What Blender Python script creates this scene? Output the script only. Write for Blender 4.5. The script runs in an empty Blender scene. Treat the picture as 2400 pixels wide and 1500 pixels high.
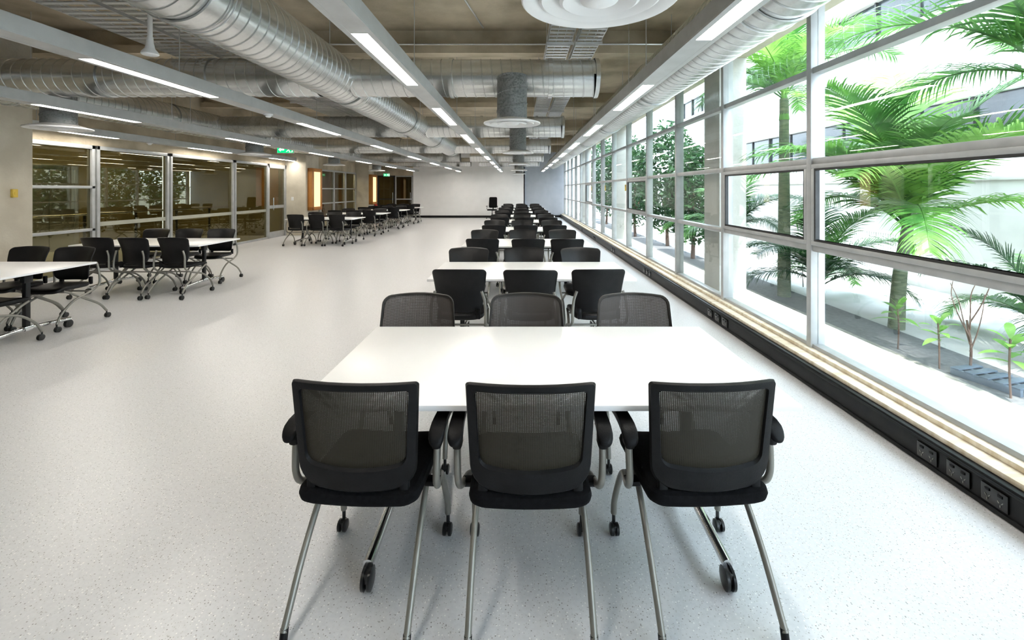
import bpy, bmesh, math, random
from mathutils import Vector, Matrix
random.seed(7)
SC=bpy.context.scene
C=SC.collection
PI=math.pi
try:
    SC.view_settings.view_transform='Standard'
    SC.view_settings.exposure=0.92
except Exception: pass

# ------------------------------------------------------------------ camera
cd=bpy.data.cameras.new('camera'); cam=bpy.data.objects.new('camera',cd); C.objects.link(cam)
cam.location=(0,0,1.55); cam.rotation_euler=(PI/2,0,0)
cd.sensor_width=36; cd.lens=16; cd.shift_x=-19/2400; cd.shift_y=-305/2400; cd.clip_start=.05
SC.camera=cam

# ------------------------------------------------------------------ materials
def newmat(name):
    m=bpy.data.materials.new(name); m.use_nodes=True
    nt=m.node_tree; b=nt.nodes['Principled BSDF']; return m,nt,b
def mat(name,col,rough=.5,metal=0,col2=None,nscale=5,bump=0,bscale=40,spec=None,stretch=None):
    m,nt,b=newmat(name); N=nt.nodes; L=nt.links
    b.inputs['Base Color'].default_value=(*col,1); b.inputs['Roughness'].default_value=rough; b.inputs['Metallic'].default_value=metal
    if spec is not None: b.inputs['Specular IOR Level'].default_value=spec
    tc=N.new('ShaderNodeTexCoord'); mp=N.new('ShaderNodeMapping'); L.new(tc.outputs['Object'],mp.inputs[0])
    if stretch: mp.inputs['Scale'].default_value=stretch
    if col2:
        n=N.new('ShaderNodeTexNoise'); n.inputs['Scale'].default_value=nscale; n.inputs['Detail'].default_value=6; L.new(mp.outputs[0],n.inputs['Vector'])
        r=N.new('ShaderNodeValToRGB'); r.color_ramp.elements[0].position=.35; r.color_ramp.elements[1].position=.65
        r.color_ramp.elements[0].color=(*col,1); r.color_ramp.elements[1].color=(*col2,1)
        L.new(n.outputs[0],r.inputs[0]); L.new(r.outputs[0],b.inputs['Base Color'])
    if bump:
        n=N.new('ShaderNodeTexNoise'); n.inputs['Scale'].default_value=bscale; n.inputs['Detail'].default_value=4; L.new(mp.outputs[0],n.inputs['Vector'])
        bp=N.new('ShaderNodeBump'); bp.inputs['Strength'].default_value=bump; bp.inputs['Distance'].default_value=.01
        L.new(n.outputs[0],bp.inputs['Height']); L.new(bp.outputs[0],b.inputs['Normal'])
    return m
def emis(name,col,s):
    m,nt,b=newmat(name); b.inputs['Base Color'].default_value=(*col,1); b.inputs['Emission Color'].default_value=(*col,1); b.inputs['Emission Strength'].default_value=s; return m
def glass(name,tint,gloss=.0,k=.35,rough=.0):
    m,nt,b=newmat(name); N=nt.nodes; L=nt.links; N.remove(b)
    t=N.new('ShaderNodeBsdfTransparent'); t.inputs[0].default_value=(*tint,1)
    g=N.new('ShaderNodeBsdfGlossy'); g.inputs['Roughness'].default_value=rough; g.inputs[0].default_value=(.9,.9,.9,1)
    f=N.new('ShaderNodeFresnel'); f.inputs[0].default_value=1.45
    ma=N.new('ShaderNodeMath'); ma.operation='MULTIPLY_ADD'; ma.inputs[1].default_value=k; ma.inputs[2].default_value=gloss; ma.use_clamp=True
    mx=N.new('ShaderNodeMixShader'); L.new(f.outputs[0],ma.inputs[0]); L.new(ma.outputs[0],mx.inputs[0]); L.new(t.outputs[0],mx.inputs[1]); L.new(g.outputs[0],mx.inputs[2])
    L.new(mx.outputs[0],N['Material Output'].inputs[0]); return m
def meshmat(name,col,period=.009,thr=.35):
    m,nt,b=newmat(name); N=nt.nodes; L=nt.links
    b.inputs['Base Color'].default_value=(*col,1); b.inputs['Roughness'].default_value=.6
    tc=N.new('ShaderNodeTexCoord'); sp=N.new('ShaderNodeSeparateXYZ'); L.new(tc.outputs['Object'],sp.inputs[0])
    outs=[]
    for ax,k in (('X',1),('Z',1.25)):
        a=N.new('ShaderNodeMath'); a.operation='MULTIPLY'; a.inputs[1].default_value=2*PI/period*k; L.new(sp.outputs[ax],a.inputs[0])
        c=N.new('ShaderNodeMath'); c.operation='COSINE'; L.new(a.outputs[0],c.inputs[0]); outs.append(c)
    s=N.new('ShaderNodeMath'); s.operation='ADD'; L.new(outs[0].outputs[0],s.inputs[0]); L.new(outs[1].outputs[0],s.inputs[1])
    g=N.new('ShaderNodeMath'); g.operation='GREATER_THAN'; g.inputs[1].default_value=thr; L.new(s.outputs[0],g.inputs[0])
    t=N.new('ShaderNodeBsdfTransparent'); mx=N.new('ShaderNodeMixShader')
    L.new(g.outputs[0],mx.inputs[0]); L.new(b.outputs[0],mx.inputs[1]); L.new(t.outputs[0],mx.inputs[2]); L.new(mx.outputs[0],N['Material Output'].inputs[0])
    return m
def floormat():
    m,nt,b=newmat('speckled_vinyl'); N=nt.nodes; L=nt.links
    tc=N.new('ShaderNodeTexCoord')
    n=N.new('ShaderNodeTexNoise'); n.inputs['Scale'].default_value=60; n.inputs['Detail'].default_value=3; L.new(tc.outputs['Object'],n.inputs['Vector'])
    r=N.new('ShaderNodeValToRGB'); r.color_ramp.elements[0].color=(.65,.65,.66,1); r.color_ramp.elements[1].color=(.69,.69,.70,1); r.color_ramp.elements[0].position=.4; r.color_ramp.elements[1].position=.6
    L.new(n.outputs[0],r.inputs[0]); cur=r.outputs[0]
    for sc,thr,rthr,col in ((95,.24,.74,(.30,.29,.28)),(120,.26,.62,(.50,.49,.48)),(85,.24,.62,(.88,.87,.86))):
        v=N.new('ShaderNodeTexVoronoi'); v.inputs['Scale'].default_value=sc; L.new(tc.outputs['Object'],v.inputs['Vector'])
        a=N.new('ShaderNodeMath'); a.operation='LESS_THAN'; a.inputs[1].default_value=thr; L.new(v.outputs['Distance'],a.inputs[0])
        s=N.new('ShaderNodeSeparateColor'); L.new(v.outputs['Color'],s.inputs[0])
        g=N.new('ShaderNodeMath'); g.operation='GREATER_THAN'; g.inputs[1].default_value=rthr; L.new(s.outputs[0],g.inputs[0])
        mu=N.new('ShaderNodeMath'); mu.operation='MULTIPLY'; L.new(a.outputs[0],mu.inputs[0]); L.new(g.outputs[0],mu.inputs[1])
        mx=N.new('ShaderNodeMix'); mx.data_type='RGBA'; L.new(mu.outputs[0],mx.inputs[0]); L.new(cur,mx.inputs[6]); mx.inputs[7].default_value=(*col,1); cur=mx.outputs[2]
    L.new(cur,b.inputs['Base Color']); b.inputs['Roughness'].default_value=.30; b.inputs['Specular IOR Level'].default_value=.5
    return m
def galv(name,c1,c2,rough=.36,metal=.55,amt=.12):
    m,nt,b=newmat(name); N=nt.nodes; L=nt.links
    tc=N.new('ShaderNodeTexCoord'); v=N.new('ShaderNodeTexVoronoi'); v.inputs['Scale'].default_value=60; L.new(tc.outputs['Object'],v.inputs['Vector'])
    n=N.new('ShaderNodeTexNoise'); n.inputs['Scale'].default_value=1.1; n.inputs['Detail'].default_value=2; L.new(tc.outputs['Object'],n.inputs['Vector'])
    s=N.new('ShaderNodeSeparateColor'); L.new(v.outputs['Color'],s.inputs[0])
    ad=N.new('ShaderNodeMath'); ad.operation='MULTIPLY_ADD'; ad.inputs[1].default_value=amt; L.new(s.outputs[0],ad.inputs[0]); L.new(n.outputs[0],ad.inputs[2])
    r=N.new('ShaderNodeValToRGB'); r.color_ramp.elements[0].position=.3; r.color_ramp.elements[1].position=.85
    r.color_ramp.elements[0].color=(*c1,1); r.color_ramp.elements[1].color=(*c2,1); L.new(ad.outputs[0],r.inputs[0]); L.new(r.outputs[0],b.inputs['Base Color'])
    b.inputs['Metallic'].default_value=metal; b.inputs['Roughness'].default_value=rough; return m
def leafmat(name,c1,c2):
    m,nt,b=newmat(name); N=nt.nodes; L=nt.links
    tc=N.new('ShaderNodeTexCoord'); n=N.new('ShaderNodeTexNoise'); n.inputs['Scale'].default_value=3.5; L.new(tc.outputs['Object'],n.inputs['Vector'])
    r=N.new('ShaderNodeValToRGB'); r.color_ramp.elements[0].position=.35; r.color_ramp.elements[1].position=.65; r.color_ramp.elements[0].color=(*c1,1); r.color_ramp.elements[1].color=(*c2,1)
    L.new(n.outputs[0],r.inputs[0]); L.new(r.outputs[0],b.inputs['Base Color']); b.inputs['Roughness'].default_value=.4
    t=N.new('ShaderNodeBsdfTranslucent'); L.new(r.outputs[0],t.inputs[0]); mx=N.new('ShaderNodeMixShader'); mx.inputs[0].default_value=.35
    L.new(b.outputs[0],mx.inputs[1]); L.new(t.outputs[0],mx.inputs[2]); L.new(mx.outputs[0],N['Material Output'].inputs[0]); return m
def brickmat():
    m,nt,b=newmat('red_brick'); N=nt.nodes; L=nt.links
    tc=N.new('ShaderNodeTexCoord'); mp=N.new('ShaderNodeMapping'); mp.inputs['Rotation'].default_value=(0,PI/2,PI/2); L.new(tc.outputs['Object'],mp.inputs[0])
    k=N.new('ShaderNodeTexBrick'); k.inputs['Scale'].default_value=4; k.inputs['Color1'].default_value=(.30,.09,.06,1); k.inputs['Color2'].default_value=(.38,.13,.09,1); k.inputs['Mortar'].default_value=(.3,.26,.22,1)
    L.new(mp.outputs[0],k.inputs['Vector']); L.new(k.outputs[0],b.inputs['Base Color']); return m

M={}
M['floor']=floormat()
M['ceil']=mat('ceiling_concrete',(.38,.32,.225),.85,0,(.60,.52,.39),1.6,.3,25)
M['col']=mat('column_concrete',(.50,.45,.36),.8,0,(.62,.57,.47),2.2,.3,30)
M['pier']=mat('outside_pier_concrete',(.42,.41,.37),.8,0,(.52,.51,.47),2.2,.3,30)
M['white']=mat('white_paint',(.80,.80,.80),.6,0,(.83,.83,.83),3)
M['greywall']=mat('grey_back_wall',(.22,.22,.22),.7,0,(.26,.26,.26),3)
M['bluewhite']=mat('blue_shaded_wall',(.40,.43,.48),.6,0,(.44,.47,.52),3)  # recess wall's bluish shadow is put into its base colour
M['alu']=mat('aluminium_frame',(.39,.40,.40),.4,.2,(.45,.46,.46),8)
M['fixture']=mat('fixture_aluminium',(.42,.43,.43),.42,.25,(.48,.49,.49),6)
M['gasket']=mat('black_gasket',(.015,.015,.015),.5,0,(.03,.03,.03),9)
M['trunk']=mat('black_trunking',(.006,.006,.007),.42,0,(.011,.011,.011),9,spec=.25)
M['socket']=mat('black_socket',(.003,.003,.003),.2,0,(.006,.006,.006),9)
M['wood']=mat('pine_sill',(.62,.52,.37),.55,0,(.80,.73,.60),3,.1,30,stretch=(1,6,1))
M['table']=mat('white_laminate',(.90,.90,.90),.28,0,(.92,.92,.92),2)
M['black']=mat('black_steel',(.008,.008,.009),.4,0,(.014,.014,.014),9,spec=.35)
M['plastic']=mat('black_plastic',(.0035,.0035,.004),.5,0,(.007,.007,.0075),15,.1,200,spec=.2)
M['brownplastic']=mat('dark_brown_plastic',(.020,.017,.015),.5,0,(.030,.026,.022),15,.1,200,spec=.25)
M['vinyl']=mat('black_vinyl',(.004,.004,.0045),.38,0,(.007,.007,.0075),12,.15,160,spec=.28)
M['fabric']=mat('black_fabric',(.003,.003,.0035),.85,0,(.006,.006,.007),60,.3,300,spec=.12)
M['tube']=mat('grey_beige_tube',(.23,.22,.195),.38,.45,(.28,.27,.24),7)
M['chrome']=mat('polished_aluminium',(.75,.75,.76),.14,1,(.8,.8,.8),7)
M['mesh']=meshmat('bronze_black_mesh_fabric',(.020,.0155,.007),.0062,.80)
M['mesh2']=meshmat('brown_mesh_fabric',(.058,.048,.042),.0066,1.3)
M['wheel']=mat('caster_rubber',(.007,.007,.007),.3,0,(.014,.014,.014),20)
M['duct']=galv('galvanised_duct',(.50,.51,.50),(.72,.73,.72),.27,.85)
M['duct2']=galv('dark_galvanised_duct',(.30,.31,.30),(.50,.51,.50),.3,.8,.3)
M['neck']=galv('speckled_grey_neck',(.09,.10,.10),(.23,.24,.24),.6,.2,.6)
M['tray']=galv('galvanised_tray',(.55,.56,.56),(.78,.79,.79),.3,.7)
M['diff']=mat('white_diffuser',(.74,.74,.74),.4,0,(.78,.78,.78),4)
M['lamp']=emis('lamp_diffuser',(1.0,.94,.86),25)
M['glass']=glass('window_glass',(.97,.985,.985),.0,.15)
M['glass2']=glass('partition_glass',(.60,.58,.46),.02,.4)
M['frost']=mat('frosted_band',(.38,.38,.31),.6,0,(.42,.42,.34),5)
M['olive']=mat('olive_wall',(.22,.18,.085),.7,0,(.29,.24,.115),1.5)
M['orange']=mat('orange_frame',(.40,.16,.03),.5,0,(.48,.20,.04),4)
M['litpanel']=emis('lit_panel',(1,.70,.36),.6)
M['brick']=brickmat()
M['green']=emis('exit_green',(.0,.50,.16),.9)
M['signwhite']=emis('exit_white',(1,1,1),1.0)
M['yellow']=mat('yellow_plastic',(.65,.45,.06),.5,0,(.7,.5,.08),10)
M['red']=mat('red_enamel',(.55,.02,.02),.3,0,(.6,.03,.03),10)
M['ledge']=mat('pale_ledge_concrete',(.80,.80,.78),.8,0,(.86,.86,.85),4)
M['asphalt']=mat('grey_asphalt',(.09,.095,.105),.9,0,(.14,.145,.155),20,.3,80)
M['paving']=mat('pale_paving',(.42,.43,.43),.85,0,(.50,.51,.51),3,.1,60)
M['extwall']=mat('pale_render',(.46,.46,.43),.8,0,(.58,.58,.545),1.2)
M['extglass']=mat('dark_window_glass',(.012,.016,.02),.15,0,(.03,.04,.045),.8)
M['leaf']=leafmat('palm_leaf',(.028,.115,.022),(.125,.31,.065))
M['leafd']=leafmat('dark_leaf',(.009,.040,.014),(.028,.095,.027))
M['leafl']=leafmat('fresh_leaf',(.12,.31,.05),(.26,.49,.11))
M['bark']=mat('palm_trunk',(.09,.12,.075),.8,0,(.17,.19,.12),9,.4,30,stretch=(1,1,5))
M['twig']=mat('brown_twig',(.09,.055,.04),.8,0,(.15,.095,.07),9)
M['pallet']=mat('blue_pallet',(.06,.09,.13),.7,0,(.11,.15,.20),9)
M['soil']=mat('garden_soil',(.20,.19,.17),.95,0,(.33,.32,.30),12,.4,60)

# ------------------------------------------------------------------ mesh builder
def catmull(P,sub=5):
    P=[Vector(p) for p in P]
    if len(P)<3: return P
    Q=[P[0]*2-P[1]]+P+[P[-1]*2-P[-2]]; out=[]
    for i in range(1,len(Q)-2):
        a,b,c,d=Q[i-1],Q[i],Q[i+1],Q[i+2]
        for k in range(sub):
            t=k/sub
            out.append(.5*((2*b)+(c-a)*t+(2*a-5*b+4*c-d)*t*t+(3*b-a-3*c+d)*t**3))
    out.append(P[-1]); return out
class MB:
    def __init__(s): s.bm=bmesh.new()
    def box(s,c,d,bev=0,rot=None,seg=2):
        vs=bmesh.ops.create_cube(s.bm,size=1)['verts']
        bmesh.ops.transform(s.bm,matrix=Matrix.Translation(c)@(rot or Matrix())@Matrix.Diagonal((d[0],d[1],d[2],1)),verts=vs)
        if bev:
            es=list({e for v in vs for e in v.link_edges}); bmesh.ops.bevel(s.bm,geom=es,offset=bev,segments=seg,affect='EDGES',profile=.5)
        return s
    def b2(s,x0,x1,y0,y1,z0,z1,bev=0): return s.box(((x0+x1)/2,(y0+y1)/2,(z0+z1)/2),(abs(x1-x0),abs(y1-y0),abs(z1-z0)),bev)
    def loops(s,L,close=True,cap0=False,cap1=False):
        R=[[s.bm.verts.new(p) for p in l] for l in L]
        n=len(R[0])
        for a,b in zip(R[:-1],R[1:]):
            for i in range(n if close else n-1):
                j=(i+1)%n
                s.bm.faces.new((a[i],a[j],b[j],b[i]))
        if cap0: s.bm.faces.new(R[0][::-1])
        if cap1: s.bm.faces.new(R[-1])
        return R
    def tube(s,P,r,n=10,sub=5,smooth=True):
        P=catmull(P,sub) if smooth else [Vector(p) for p in P]
        m=len(P); rr=(lambda i:r) if not isinstance(r,(list,tuple)) else (lambda i:r[0]+(r[1]-r[0])*i/(m-1))
        T=[(P[min(i+1,m-1)]-P[max(i-1,0)]).normalized() for i in range(m)]
        up=Vector((0,0,1)) if abs(T[0].z)<.9 else Vector((1,0,0))
        u=T[0].cross(up).normalized(); L=[]
        for i in range(m):
            u=(u-T[i]*u.dot(T[i])).normalized(); v=T[i].cross(u)
            L.append([P[i]+(u*math.cos(2*PI*k/n)+v*math.sin(2*PI*k/n))*rr(i) for k in range(n)])
        s.loops(L,True,True,True); return s
    def lathe(s,prof,n=24,mx=None,cap0=False,cap1=False):
        mx=mx or Matrix(); L=[]
        for r,z in prof: L.append([mx@Vector((r*math.cos(2*PI*k/n),r*math.sin(2*PI*k/n),z)) for k in range(n)])
        s.loops(L,True,cap0,cap1); return s
    def shell(s,outer,inner,f,t,e=.12,disc_levels=(.3,.55,.8)):
        n=len(outer)
        if inner is None:
            cx=sum(p[0] for p in outer)/n; cy=sum(p[1] for p in outer)/n
            pt=lambda i,a:(outer[i][0]+(cx-outer[i][0])*a,outer[i][1]+(cy-outer[i][1])*a)
            cs=[(.97,1)]+[(a,1) for a in reversed(disc_levels)]+[(e*.6,.95),(e*.15,.6),(0,0),(e*.15,-.6),(e*.6,-.95)]+[(a,-1) for a in disc_levels]+[(.97,-1)]
            s.loops([[f(*pt(i,a),w*t/2) for i in range(n)] for a,w in cs],True,True,True)
        else:
            pt=lambda i,a:(outer[i][0]+(inner[i][0]-outer[i][0])*a,outer[i][1]+(inner[i][1]-outer[i][1])*a)
            cs=[(0,0),(e,.9),(.5,1),(1-e,.9),(1,0),(1-e,-.9),(.5,-1),(e,-.9),(0,0)]
            s.loops([[f(*pt(i,a),w*t/2) for i in range(n)] for a,w in cs],True)
        return s
    def build(s,name,m,parent=None,smooth=True,ang=38,weld=True,recalc=True):
        bm=s.bm
        if weld: bmesh.ops.remove_doubles(bm,verts=bm.verts,dist=1e-5)
        if recalc: bmesh.ops.recalc_face_normals(bm,faces=bm.faces)
        for f in bm.faces: f.smooth=smooth
        if smooth:
            for e in bm.edges:
                if len(e.link_faces)==2 and e.calc_face_angle(0)>math.radians(ang): e.smooth=False
        me=bpy.data.meshes.new(name); bm.to_mesh(me); bm.free(); me.materials.append(M[m] if isinstance(m,str) else m)
        o=bpy.data.objects.new(name,me); C.objects.link(o)
        if parent: o.parent=parent
        return o
def rrect(wt,wb,v0,v1,rt,rb,crown=0,bot=0,n=5,m=7):
    def arc(cx,cy,r,a0):
        return [(cx+r*math.cos(a0+PI/2*k/n),cy+r*math.sin(a0+PI/2*k/n)) for k in range(n+1)]
    corners=[arc(wt/2-rt,v1-rt,rt,0),arc(-wt/2+rt,v1-rt,rt,PI/2),arc(-wb/2+rb,v0+rb,rb,PI),arc(wb/2-rb,v0+rb,rb,1.5*PI)]
    out=[]
    for i in range(4):
        out+=corners[i]; a=corners[i][-1]; b=corners[(i+1)%4][0]
        for k in range(1,m): out.append((a[0]+(b[0]-a[0])*k/m,a[1]+(b[1]-a[1])*k/m))
    res=[]; h=v1-v0
    for u,v in out:
        q=(v-v0)/h
        if q>.5: v+=crown*(1-min(1,(2*u/wt)**2))*(q-.5)*2
        else: v-=bot*(1-min(1,(2*u/wb)**2))*(.5-q)*2
        res.append((u,v))
    return res
def tag(o,label=None,cat=None,group=None,kind=None):
    if label: o['label']=label
    if cat: o['category']=cat
    if group: o['group']=group
    if kind: o['kind']=kind
    return o
def thing(name,label,cat,loc=(0,0,0),rz=0,group=None):
    o=bpy.data.objects.new(name,None); C.objects.link(o); o.location=loc; o.rotation_euler=(0,0,rz); o.empty_display_size=.1
    return tag(o,label,cat,group)
def copy_tree(o,parent=None):
    c=o.copy(); C.objects.link(c)
    if parent: c.parent=parent
    for ch in list(o.children): copy_tree(ch,c)
    return c
def st(name,mb,m,parent=None,**k):
    o=mb.build(name,m,parent,**k)
    if not parent: o['kind']='structure'
    return o

# ------------------------------------------------------------------ room shell
XW=2.5; YE=25.4; XL=-8.0; ZC=4.0; YB=-3.0
st('floor',MB().b2(-12.2,2.6,YB-.2,YE+2.0,-.2,0),'floor')
ceil=st('ceiling',MB().b2(-12.3,3.0,YB-.2,YE+2.2,ZC,ZC+.3),'ceil')
for i in range(7):
    y=-2.0+4.5*i
    mb=MB(); mb.b2(-12.2,2.58,y,y+.45,3.72,ZC+.01); mb.b2(-12.2,2.58,y-.12,y+.1,3.62,3.74,)
    st('beam',mb,'ceil',ceil)
for x in (-4.9,):
    st('beam',MB().b2(x,x+.4,YB,YE,3.68,ZC+.01),'ceil',ceil)
st('wall_back',MB().b2(-12.2,2.6,YB-.2,YB,0,ZC),'greywall')
st('wall_end',MB().b2(-5.97,.26,YE,YE+.2,0,ZC),'white')
st('wall_recess',MB().b2(.26,2.6,YE+.3,YE+.5,0,ZC).b2(.2,.26,YE,YE+.4,0,ZC),'bluewhite')
st('wall_corridor_end',MB().b2(-12.3,-5.7,YE+2.0,YE+2.2,0,ZC).b2(-5.97,-5.77,YE+.2,YE+2.0,0,ZC),'olive')
st('baseboard_end',MB().b2(-5.97,.26,YE-.02,YE,0,.12,.004),'trunk')
st('baseboard_recess',MB().b2(.27,2.28,YE+.27,YE+.3,0,.12,.004),'trunk')
mb=MB(); mb.b2(-8.0,-5.97,YE,YE+.2,2.35,ZC)
st('wall_end_header',mb,'ceil')
for n,(x0,x1) in enumerate(((-7.95,-6.98),(-6.98,-6.0))):
    mb=MB()
    for xa,xb in ((x0,x0+.07),(x1-.07,x1)): mb.b2(xa,xb,YE,YE+.08,0,2.35,.004)
    mb.b2(x0,x1,YE,YE+.08,2.27,2.35,.004); mb.b2(x0,x1,YE,YE+.08,0,.12,.004); mb.b2(x0,x1,YE+.01,YE+.07,1.0,1.06,.003)
    d=st('door_%d'%(n+1),mb,'gasket' if n==0 else 'alu')
    MB().b2(x0+.07,x1-.07,YE+.035,YE+.045,.12,2.27).build('glass_pane','glass2',d)
    MB().tube([(x1-.12,YE-.05,.8),(x1-.12,YE-.05,1.4)],.012,smooth=False).tube([(x1-.12,YE-.05,.85),(x1-.12,YE+.03,.85)],.008,smooth=False).tube([(x1-.12,YE-.05,1.35),(x1-.12,YE+.03,1.35)],.008,smooth=False).build('door_handle','chrome',d)
# window wall
st('wall_right',MB().b2(2.42,2.6,YB,YE+.4,0,.20).b2(2.42,2.6,YB,YE+.4,3.32,ZC),'col')
st('trim_1',MB().b2(2.62,3.0,YB,YE,3.3,ZC),'col')
for y in (-.5,6.03,12.6,19.2):
    st('column',MB().b2(2.64,3.0,y,y+.5,-.2,3.3,.01),'pier',bpy.data.objects['wall_right'])
st('trim_2',MB().b2(2.31,2.44,YB,YE+.3,.165,.195,.004).b2(2.40,2.46,YB,YE+.3,.195,.225,.004),'wood')
st('baseboard_right',MB().b2(2.27,2.42,YB,YE+.3,0.0,.165,.006).b2(2.262,2.275,YB,YE+.3,.012,.03,.002).b2(2.262,2.275,YB,YE+.3,.138,.152,.002),'trunk')
rows=[.23,1.06,1.79,2.55,3.32]
for j in range(17):
    y0=2.2+1.65*(j-3); y1=y0+1.65
    if j==3: y0=1.9
    if j<3: y0-=.3; y1-=.3
    mb=MB()
    mb.b2(XW-.06,XW+.06,y0-.03,y0+.03,.2,3.34,.003)
    if j==16: mb.b2(XW-.06,XW+.06,y1-.03,y1+.1,.2,3.34,.003)
    for z in rows: mb.b2(XW-.045,XW+.045,y0+.03,y1-.03,z-.026,z+.026,.003)
    w=st('window_%d'%(j+1),mb,'alu')
    for a,b in zip(rows[:-1],rows[1:]):
        MB().b2(XW-.004,XW+.004,y0+.03,y1-.03,a+.026,b-.026).build('glass_pane','glass',w)
    if j in (3,4,7,11):
        a,b=rows[1]+.026,rows[2]-.026; yy0,yy1=y0+.03,y1-.03
        mb=MB(); t=.036
        mb.b2(XW-.06,XW-.02,yy0,yy1,a,a+t,.004).b2(XW-.06,XW-.02,yy0,yy1,b-t,b,.004).b2(XW-.06,XW-.02,yy0,yy0+t,a+t,b-t,.004).b2(XW-.06,XW-.02,yy1-t,yy1,a+t,b-t,.004)
        s=mb.build('awning_sash','alu',w)
        mb=MB(); a+=t;b-=t;yy0+=t;yy1-=t;t=.016
        mb.b2(XW-.055,XW-.02,yy0,yy1,a,a+t).b2(XW-.055,XW-.02,yy0,yy1,b-t,b).b2(XW-.055,XW-.02,yy0,yy0+t,a+t,b-t).b2(XW-.055,XW-.02,yy1-t,yy1,a+t,b-t)
        mb.build('gasket','gasket',s)
# left wall
st('wall_left',MB().b2(XL-.15,XL,YB,5.9,0,ZC).b2(XL-.15,XL,5.9,YE,2.38,ZC),'ceil')
WL=bpy.data.objects['wall_left']
for y0,y1,x in ((5.6,6.82,-7.3),(15.5,16.5,-7.3),(22.1,22.9,-7.35)):
    st('column',MB().b2(XL-.1,x,y0,y1,0,ZC,.012),'col',WL)
n=18
segs=[(6.9,8.53,(.81,1.6)),(8.57,10.33,()),(10.37,12.68,()),(12.72,14.4,()),(16.5,18.2,(1.0,1.6)),(18.2,19.5,(1.0,1.6)),(19.5,20.8,(1.0,1.6)),(20.8,22.1,(1.0,1.6)),(22.9,24.2,(1.0,1.6)),(24.2,25.4,(1.0,1.6))]
for y0,y1,tr in segs:
    mb=MB(); x0,x1=XL-.06,XL+.04
    mb.b2(x0,x1,y0,y0+.06,0,2.38,.003).b2(x0,x1,y1-.06,y1,0,2.38,.003).b2(x0,x1,y0,y1,2.31,2.38,.003).b2(x0,x1,y0,y1,0,.06,.003)
    for z in tr: mb.b2(x0,x1,y0,y1,z-.025,z+.025,.003)
    w=st('window_%d'%n,mb,'alu'); n+=1
    MB().b2(XL-.012,XL-.004,y0+.06,y1-.06,.06,2.31).build('glass_pane','glass2',w)
    if not tr: MB().b2(XL-.003,XL-.001,y0+.06,y1-.06,.86,.94).build('frosted_band','frost',w)
mb=MB(); mb.b2(XL-.06,XL+.04,14.4,14.47,0,2.38,.003).b2(XL-.06,XL+.04,15.42,15.5,0,2.38,.003).b2(XL-.06,XL+.04,14.4,15.5,2.25,2.38,.003).b2(XL-.04,XL+.02,14.5,15.4,0,.2,.003).b2(XL-.04,XL+.02,14.5,15.4,.95,1.05,.003)
d=st('door_3',mb,'alu')
MB().b2(XL-.012,XL-.004,14.47,15.42,.2,2.25).build('glass_pane','glass2',d)
MB().tube([(XL+.08,14.62,.9),(XL+.08,14.62,1.3)],.014,smooth=False).tube([(XL+.08,14.62,.95),(XL,14.62,.95)],.01,smooth=False).tube([(XL+.08,14.62,1.25),(XL,14.62,1.25)],.01,smooth=False).build('door_handle','chrome',d)
st('wall_corridor',MB().b2(-12.3,-12.1,YB,15.4,0,ZC),'olive')
st('wall_brick',MB().b2(-11.2,-11.0,15.6,27.4,0,ZC),'brick')
wp=st('wall_partition',MB().b2(-12.1,-8.16,15.45,15.6,0,ZC),'olive')
MB().b2(-8.95,-8.2,15.42,15.45,1.0,2.3,.004).build('orange_panel','orange',wp)
mb=MB(); mb.b2(-12.1,-12.02,10.9,11.0,0,2.1,.004).b2(-12.1,-12.02,12.3,12.4,0,2.1,.004).b2(-12.1,-12.02,10.9,12.4,2.1,2.2,.004).b2(-12.1,-12.05,11.0,11.64,0,2.1,.002).b2(-12.1,-12.05,11.66,12.3,0,2.1,.002)
st('door_4',mb,'duct2')
rail=thing('balustrade','steel handrail with infill posts behind the left glass partition','railing',(-9.3,7.0,0))
MB().tube([(0,0,1.02),(0,8.2,1.02)],.025,smooth=False).build('handrail','chrome',rail)
for k in range(7): MB().b2(-.02,.02,.1+k*1.3,.14+k*1.3,0,1.0,.004).build('post','gasket',rail)
for k in range(5): MB().tube([(0,.05,.15+k*.17),(0,8.15,.15+k*.17)],.004,n=6,smooth=False).build('infill_wire','duct2',rail)

# ------------------------------------------------------------------ outlets
def outlet(y,first=[None],label=''):
    if first[0] is None:
        t=thing('power_outlet',label,'power outlet',(2.27,y,.085),0,'outlets along the black skirting')
        MB().box((-.006,0,0),(.012,.125,.085),.004).build('plate','socket',t)
        for yy in (-.03,.03): MB().box((-.0135,yy,.022),(.006,.022,.014),.002).build('switch','plastic',t)
        for yy in (-.03,.03):
            mb=MB()
            for a,b in ((-.009,.6),(.009,-.6)):
                mb.box((-.0125,yy+a,-.008),(.003,.003,.011),0,Matrix.Rotation(b,4,'X'))
            mb.box((-.0125,yy,-.024),(.003,.003,.011))
            mb.build('socket','tube',t)
        first[0]=t; return t
    c=copy_tree(first[0]); c.location=(2.27,y,.085); c['label']=label; return c
cl=[('nearest cluster',(2.17,2.35,2.53)),('second cluster from the front',(5.03,5.22,5.42)),('third cluster from the front',(7.95,8.12,8.3)),('fourth cluster from the front',(11.0,11.2)),('fifth cluster from the front',(13.8,14.0)),('sixth cluster from the front',(16.7,))]
for nm,ys in cl:
    ps={3:('near','middle','far'),2:('near','far'),1:('only',)}[len(ys)]
    for p,y in zip(ps,ys): outlet(y,label='black double power outlet on skirting, %s one of %s'%(p,nm))

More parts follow.
